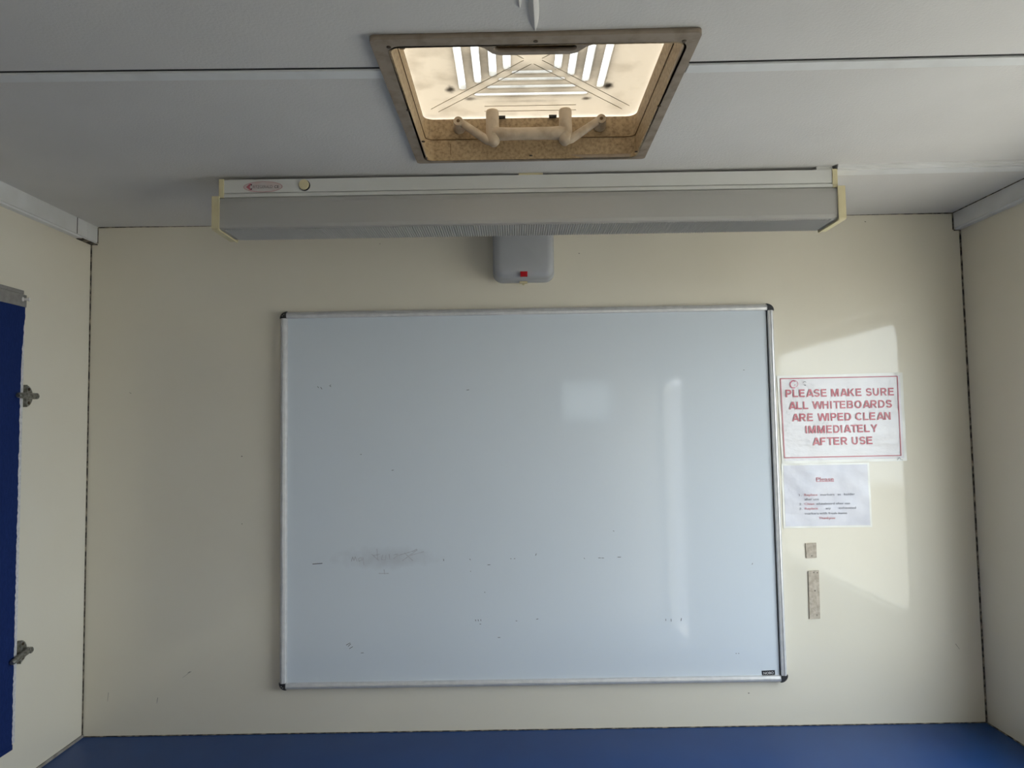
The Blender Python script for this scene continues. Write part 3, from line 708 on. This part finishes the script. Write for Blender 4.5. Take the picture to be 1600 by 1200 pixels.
# stay: two posts, cross bar, two arms to pivots on the shaft wall
SY = -.458
stay = thing_stay = None
bmr = B()
for x in (-.0655, .0672):
    tube(bmr, [(x, SY, .7385), (x, SY, .7375), (x, SY, .734), (x, SY, .715), (x, SY + .001, .700), (x * .985, SY, .688), (x * .97, SY - .001, .677), (x * .955, SY - .001, .6715)],
         [.0085, .0108, .0118, .0118, .0125, .0130, .0105, .0055], 18)
tube(bmr, [(-.066, SY, .6945), (-.050, SY, .6940), (-.030, SY, .6940), (.03, SY, .6940), (.05, SY, .6940), (.067, SY, .6945)], [.0130, .0118, .0110, .0110, .0118, .0130], 18)
me = bpy.data.meshes.new('stay_bar'); bmesh.ops.recalc_face_normals(bmr, faces=bmr.faces); bmr.to_mesh(me); bmr.free()
stay = link('stay_bar', me, 'hatch', hatch, smooth=True)
for s, px_ in ((-1, -.1277), (1, .1325)):
    x0 = -.0655 if s < 0 else .0672
    bmr = B()
    tube(bmr, [(x0 + s*.002, SY, .679), (x0 + s*.010, SY, .683), (px_ - s*.012, SY + .002, .7125), (px_, SY + .004, .7205)], [.0066, .0080, .0068, .0076], 14)
    arm = obj('stay_arm', bmr, 'hatch', stay, smooth=True)
    lathe_b = lathe(B(), (px_, HY1 + .001, .7185), (0, -1, 0), [(0, .0120), (.010, .0120), (.013, .0098), (.027, .0094), (.0305, .0084), (.031, .004)], 18)
    obj('pivot', lathe_b, 'hatch', stay, smooth=True)
    obj('pivot_hole', lathe(B(), (px_, HY1 + .001 - .0311, .7185), (0, -1, 0), [(0, .0032), (.0004, .0030)], 10), 'recess', stay)
    c = Vector((x0 + s*.0145, SY - .0068, .6885))
    obj('arm_slot', prism(B(), [c + Vector((-s*.0045, 0, -.0035)), c + Vector((s*.0040, 0, .0035)), c + Vector((s*.0045, 0, .0008)), c + Vector((-s*.0032, 0, -.0055))], (0, .001, 0)), 'black_gap', stay)
for x in (-.049, .046):
    obj('hinge_tab', bx((x - .007, HY1 - .004, .7345), (x + .007, HY1 + .002, .7385)), 'black_gap', hatch)
# finger pull with a slot, at the near edge of the opening
FP = .6600
fo = [(-.080, HY0 - .003), (-.066, HY0 + .007), (-.056, HY0 + .0200), (-.046, HY0 + .0245), (.047, HY0 + .0245), (.057, HY0 + .0200), (.067, HY0 + .007), (.082, HY0 - .003)]
fh = rrect(-.054, .055, HY0 + .0003, HY0 + .0165, .0080)
me = plate('finger_pull', fo, [fh], .006, Matrix.Translation((0, 0, FP)))
fp = link('finger_pull', me, 'hatch_flange', hatch)
obj('slot_back', bx((-.056, HY0 - .002, FP + .010), (.057, HY0 + .021, FP + .012)), 'recess', fp)
obj('slot_wall', box(box(box(B(), (-.056, HY0 + .0185, FP + .003), (.057, HY0 + .021, FP + .010)), (-.058, HY0 - .002, FP + .003), (-.0545, HY0 + .021, FP + .010)), (.0555, HY0 - .002, FP + .003), (.059, HY0 + .021, FP + .010)), 'recess', fp)
# screws round the flange
for px, py in ((607.5, 73.5), (837, 64.5), (1069, 64), (638, 172), (1030, 165.5), (665.5, 246.7), (829.5, 242.8), (994, 236.8), (661.5, 221)):
    c = pix(px, py, 2, HZ - .007)
    obj('screw', lathe(B(), (c.x, c.y, HZ - .0069), (0, 0, -1), [(0, .0032), (.0008, .0030), (.0012, .0018)], 10), 'screw', hatch)

# ------------------------------------------------------------------ ceiling light
LY0, LY1, LT, LB = -.345, -.262, .6585, .5590
lamp = thing('ceiling_light', (.0, (LY0 + LY1)/2, LB), 'long unlit fluorescent ceiling light with frosted diffuser and yellowed end caps', 'ceiling light')
HLs = .601
# the fitting hangs with a slight tilt, as the ceiling does
bmr = B()
sp_prof = [(LY0, LT), (LY0, .6325), (LY0 + .003, .6315), (LY0 + .003, .6300), (LY0 - .001, .6295), (LY0 - .001, .6235), (LY0 + .006, .6220), (LY0 + .006, .6200), (LY1 - .006, .6200), (LY1 - .006, .6220), (LY1, .6235), (LY1, LT)]
prism(bmr, [(-HLs, y, z) for y, z in sp_prof], (2*HLs, 0, 0))
spine = obj('spine', bmr, 'white_metal', lamp)
# diffuser: open channel with wall thickness
do = [(LY0 + .001, .6222), (LY0 - .0035, .6200), (LY0 - .0045, .6120), (LY0 - .0045, .5680), (LY0 - .0025, .5620), (LY0 + .004, .5598), (LY1 - .004, .5598), (LY1 + .002, .5620), (LY1 + .003, .5680), (LY1 + .003, .6200), (LY1, .6222)]
di = [(LY1 - .002, .6205), (LY1 + .001, .6180), (LY1 + .001, .5690), (LY1 - .001, .5640), (LY1 - .005, .5618), (LY0 + .005, .5618), (LY0 - .0008, .5640), (LY0 - .0025, .5690), (LY0 - .0025, .6110), (LY0 + .001, .6205)]
bmr = B(); prism(bmr, [(-HLs - .0075, y, z) for y, z in do + di], (2*HLs + .015, 0, 0))
diff = obj('diffuser', bmr, 'diffuser', lamp); diff['label'] = 'frosted prismatic diffuser'
# fine prism ribs under the diffuser
bmr = B(); N = 250
for k in range(N):
    x = -HLs + 2*HLs*(k + .5)/N; w = HLs/N*.9
    a = [bmr.verts.new(p) for p in ((x - w, LY0 + .002, .5599), (x, LY0 + .002, .5580), (x + w, LY0 + .002, .5599))]; b = [bmr.verts.new(p) for p in ((x - w, LY1 - .002, .5599), (x, LY1 - .002, .5580), (x + w, LY1 - .002, .5599))]
    bmr.faces.new(a); bmr.faces.new(b[::-1]); bmr.faces.new((a[0], b[0], b[1], a[1])); bmr.faces.new((a[1], b[1], b[2], a[2])); bmr.faces.new((a[0], a[2], b[2], b[0]))
ribs = obj('prism_ribs', bmr, 'diffuser', diff); ribs['kind'] = 'stuff'
for s in (-1, 1):
    bmr = B(); x0, x1 = sorted((s*(HLs - .0005), s*(HLs + .0095)))
    pr = [(LY0 - .002, LT + .0015), (LY0 - .002, .6225), (LY1 + .002, .6225), (LY1 + .002, LT + .0015)]
    prism(bmr, [(x0, y, z) for y, z in pr], (x1 - x0, 0, 0))
    obj('upper_end_cap', bmr, 'cream_plastic', lamp, bevel=.0008)
    bmr = B(); x0, x1 = sorted((s*(HLs + .008), s*(HLs + .0205)))
    pr = [(LY0 - .008, .6235), (LY0 - .008, .5600), (LY0 - .004, .5572), (LY1 + .002, .5572), (LY1 + .006, .5600), (LY1 + .006, .6235)]
    prism(bmr, [(x0, y, z) for y, z in pr], (x1 - x0, 0, 0))
    # flanged rim gripping the diffuser end
    xr0, xr1 = sorted((s*(HLs + .0060), s*(HLs + .0085)))
    for a, b in (((LY0 - .008, .5572), (LY0 - .0050, .6235)), ((LY0 - .005, .5552), (LY1 + .004, .5577)), ((LY1 + .0035, .5572), (LY1 + .006, .6235))):
        box(bmr, (xr0, a[0], a[1]), (xr1, b[0], b[1]))
    obj('lower_end_cap', bmr, 'cream_plastic', lamp)
    obj('lampholder', box(box(B(), (min(s*.572, s*.586), LY0 + .006, .5720), (max(s*.572, s*.586), LY1 - .012, .6200)), (min(s*.586, s*.598), LY0 + .028, .590), (max(s*.586, s*.598), LY1 - .028, .620)), 'desk_leg', lamp)
obj('tube', tube(B(), [(-.573, -.3035, .592), (.573, -.3035, .592)], [.013, .013], 18), 'lamp_tube', lamp, smooth=True)
# round cap screw on the spine
kc = pix(475.2, 289, 1, LY0)
knob = obj('cap_screw', lathe(B(), (kc.x, LY0, kc.z), (0, -1, 0), [(0, .0102), (.003, .0102), (.0042, .0088), (.0046, .004)], 22), 'cream_plastic', spine)
obj('cap_ring', lathe(B(), (kc.x + .0009, LY0, kc.z - .0010), (0, -1, 0), [(0, .0112), (.0012, .0112)], 22), 'black_gap', spine)
# oval maker's sticker
c = pix(411, 292, 1, LY0 - .0003)
st = [(c.x + .0385*math.cos(a), LY0 - .0002, c.z + .0108*math.sin(a) + .0) for a in [k*math.pi/20 for k in range(40)]]
sticker = obj('maker_sticker', prism(B(), st, (0, -.0003, 0)), 'sticker', spine)
ys_ = LY0 - .0008
bmr = B(); n = 40
for k in range(n):
    a0, a1 = 2*math.pi*k/n, 2*math.pi*(k+1)/n
    bmr.faces.new([bmr.verts.new(p) for p in ((c.x + .0385*math.cos(a0), ys_, c.z + .0108*math.sin(a0)), (c.x + .0385*math.cos(a1), ys_, c.z + .0108*math.sin(a1)), (c.x + .0375*math.cos(a1), ys_, c.z + .0100*math.sin(a1)), (c.x + .0375*math.cos(a0), ys_, c.z + .0100*math.sin(a0)))])
obj('sticker_rim', bmr, 'sticker_red', sticker)
bmr = B()
for pts in ([(-.0335, 0), (-.026, .0065), (-.0225, .0065), (-.0265, 0), (-.0225, -.0065), (-.026, -.0065)],):
    bmr.faces.new([bmr.verts.new((c.x + x, ys_, c.z + z)) for x, z in pts])
obj('sticker_emblem', bmr, 'sticker_red', sticker)
for z in (.0042, -.0042):
    bmr = B(); bmr.faces.new([bmr.verts.new((c.x + x, ys_ - .0001, c.z + z + dz)) for x, dz in ((-.0250, 0), (-.0218, .002), (-.0218, -.002))]); obj('sticker_emblem', bmr, 'black', sticker)
lettering('FITZGERALD', Vector((c.x - .0200, ys_, c.z - .0030)), Vector((c.x + .0190, ys_, c.z - .0030)), .0062, 'sticker_ink', sticker, bold=.005)
lettering('CE', Vector((c.x + .0225, ys_, c.z - .0030)), Vector((c.x + .0315, ys_, c.z - .0030)), .0058, 'black', sticker, bold=.01)
# spacers up to the ceiling
obj('spacer', bx((-.018, LY0 + .002, LT), (.030, LY1, ZC_MID)), 'cream_plastic', lamp)
obj('spacer', bx((.572, LY0 + .004, LT), (.604, LY1, zc(.572))), 'white_metal', lamp)
obj('spacer', bx((-.60, LY0 + .02, LT), (-.55, LY1, zc(.55))), 'white_metal', lamp)
# cable trunking from the light to the right wall
trk = thing('cable_trunking', (.84, -.33, .650), 'slim white cable trunking on the ceiling from the light to the right wall', 'trunking')
x0, x1 = .6105, XR - .016
def tr_prof(x): return [(x, -.352, zc(x)), (x, -.352, zc(x) - .0040), (x, -.3495, zc(x) - .0046), (x, -.3490, zc(x) - .0090), (x, -.3120, zc(x) - .0090), (x, -.3115, zc(x) - .0040), (x, -.309, zc(x))]
bmr = B(); a = [bmr.verts.new(p) for p in tr_prof(x0)]; b = [bmr.verts.new(p) for p in tr_prof(x1)]
bmr.faces.new(a); bmr.faces.new(b[::-1])
for k in range(len(a)): bmr.faces.new((a[k], a[(k+1) % len(a)], b[(k+1) % len(a)], b[k]))
obj('trunking_base', bmr, 'trim', trk)
bmr = B(); prism(bmr, [(x0, -.3440, zc(x0) - .0090), (x1, -.3440, zc(x1) - .0090), (x1, -.3170, zc(x1) - .0090), (x0, -.3170, zc(x0) - .0090)], (0, 0, -.0016))
obj('trunking_lid', bmr, 'strip', trk, bevel=.0005)

# ------------------------------------------------------------------ emergency light on the back wall
EX0, EX1, EZ0, EZ1, ED = -.080, .0685, .5115, .652, .070
em = thing('emergency_light', ((EX0 + EX1)/2, 0, EZ0), 'frosted grey emergency light with red indicator on the wall under the ceiling light', 'emergency light')
def loop_shell(bm, levels):
    rings = []
    for ins, y in levels:
        rings.append([bm.verts.new((p[0], y, p[1])) for p in rrect(EX0 + ins, EX1 - ins, EZ0 + ins, EZ1 - ins, max(.022 - ins*.4, .006), 6)])
    n = len(rings[0])
    for r0, r1 in zip(rings, rings[1:]):
        for k in range(n): bm.faces.new((r0[k], r0[(k+1) % n], r1[(k+1) % n], r1[k]))
    bm.faces.new(rings[-1]); bm.faces.new(rings[0][::-1])
    return bm
obj('backplate', loop_shell(B(), [(.001, -.0005), (.001, -.012)]), 'white_metal', em)
obj('cover', loop_shell(B(), [(0, -.012), (0, -.020), (.0015, -.022), (.0025, -.045), (.004, -.056), (.0075, -.064), (.013, -.0685), (.020, -ED)]), 'emergency', em, smooth=True)
l0 = pix(813, 424.3, 1, -.0702); l1 = pix(824.2, 432, 1, -.0702)
obj('indicator', bx((l0.x, -.0712, l1.z), (l1.x, -.066, l0.z)), 'led', em)
obj('cover_clip', box(box(B(), (-.0165, -.024, EZ0 - .0035), (.003, -.014, EZ0 + .001)), (-.010, -.020, EZ0 - .006), (-.004, -.010, EZ0 - .002)), 'cream_plastic', em, bevel=.0008)

# ------------------------------------------------------------------ blue covered panel on the left wall
PX = XL + .008
PE = -.2405                     # edge nearest the corner
PN = -1.45
PT, PB = .459, -.462
panel = thing('pinboard', (XL, (PE + PN)/2, PB), 'navy felt covered board with silver top rail fixed to the left wall', 'pinboard')
obj('board', bx((XL + .0005, PN, PB), (PX, PE, PT - .02)), 'board_edge', panel)
# felt: its cut edge stands back from the board's edge, slightly frayed and wider at the top
bmr = B(); ed = []; NZ = 150
for k in range(NZ + 1):
    z = PB - .001 + (PT - .028 - PB) * k / NZ
    t = (PT - z) / (PT - PB)
    back = .0005 + .0088 * min(1, max(0, (t - .05) * 9)) + (random.random() - .5) * .0026 * (1 if t > .05 else 0)
    ed.append((PE - back, z))
v0 = [bmr.verts.new((PX + .0010, y, z)) for y, z in ed]; v1 = [bmr.verts.new((PX + .0002, y, z)) for y, z in ed]
w0 = [bmr.verts.new((PX + .0010, PN + .002, z)) for y, z in ed]; w1_ = [bmr.verts.new((PX + .0002, PN + .002, z)) for y, z in ed]
for k in range(NZ):
    bmr.faces.new((v0[k], v0[k+1], w0[k+1], w0[k])); bmr.faces.new((v1[k], v1[k+1], v0[k+1], v0[k])); bmr.faces.new((w1_[k], w1_[k+1], v1[k+1], v1[k])); bmr.faces.new((w0[k], w0[k+1], w1_[k+1], w1_[k]))
bmr.faces.new((v0[0], w0[0], w1_[0], v1[0])); bmr.faces.new((v0[NZ], v1[NZ], w1_[NZ], w0[NZ]))
obj('felt', bmr, 'blue_cloth', panel)
obj('felt_hem', bx((XL + .002, PN, PB - .012), (PX + .001, PE - .006, PB - .0012)), 'blue_cloth', panel, bevel=.001)
rail = obj('top_rail', bx((XL + .0005, PN, PT - .029), (PX + .0022, PE + .002, PT - .003)), 'alu_dull', panel, bevel=.0006)
obj('rail_lip', bx((XL + .0005, PN, PT - .003), (PX + .0035, PE - .0085, PT + .005)), 'alu_dull', rail, bevel=.0006)
pc = pix(31, 466, 0, PX + .004)
obj('push_pin', lathe(B(), (PX + .002, PE - .0105, pc.z), (1, .35, .02), [(0, .0048), (.002, .0042), (.003, .0026), (.009, .0026), (.0095, .0040), (.0125, .0040), (.0135, .0025)], 14), 'pin', rail, smooth=True)
# turn catches that hold the board
for (zc_, ang, lab) in ((.2437, 0, 'steel turn catch on the left wall, upper one, its arm level across the navy board'), (-.2865, -11, 'steel turn catch on the left wall, lower one, its arm pointing down')):
    y0 = -.2225
    t = thing('turn_catch', (XL, y0, zc_ - .024), lab, 'catch', 'turn catches on the navy board')
    # half-round base plate against the board's edge
    pts = [(XL + .0005, y0 - .004 + .0215*math.cos(a), zc_ + .0235*math.sin(a)) for a in [math.radians(-90 + 180*k/16) for k in range(17)]]
    pts += [(XL + .0005, y0 - .005, zc_ + .0235), (XL + .0005, y0 - .005, zc_ - .0235)]
    obj('base_plate', prism(B(), pts, (.0045, 0, 0)), 'steel', t, bevel=.0006)
    obj('base_flange', bx((XL + .0005, y0 - .0065, zc_ - .0235), (XL + .0085, y0 - .0040, zc_ + .0235)), 'steel', t, bevel=.0005)
    for dz in (-.0145, .0145):
        obj('plate_screw', lathe(B(), (XL + .005, y0 + .0045, zc_ + dz), (1, 0, 0), [(0, .0034), (.0012, .0030), (.0016, .0012)], 12), 'screw', t)
    obj('post', lathe(B(), (XL + .005, y0 + .009, zc_), (1, 0, 0), [(0, .0058), (.005, .0058), (.006, .0066), (.0150, .0066), (.0162, .0055)], 16), 'steel', t, smooth=False)
    a = math.radians(ang); d = Vector((0, -math.cos(a), math.sin(a)))
    p0 = Vector((XL + .0150, y0 + .009, zc_))
    obj('turn_arm', tube(B(), [p0 - d*.002, p0 + d*.008, p0 + d*.040, p0 + d*.049, p0 + d*.052], [.0056, .0062, .0060, .0056, .0042], 14), 'steel', t, smooth=True)
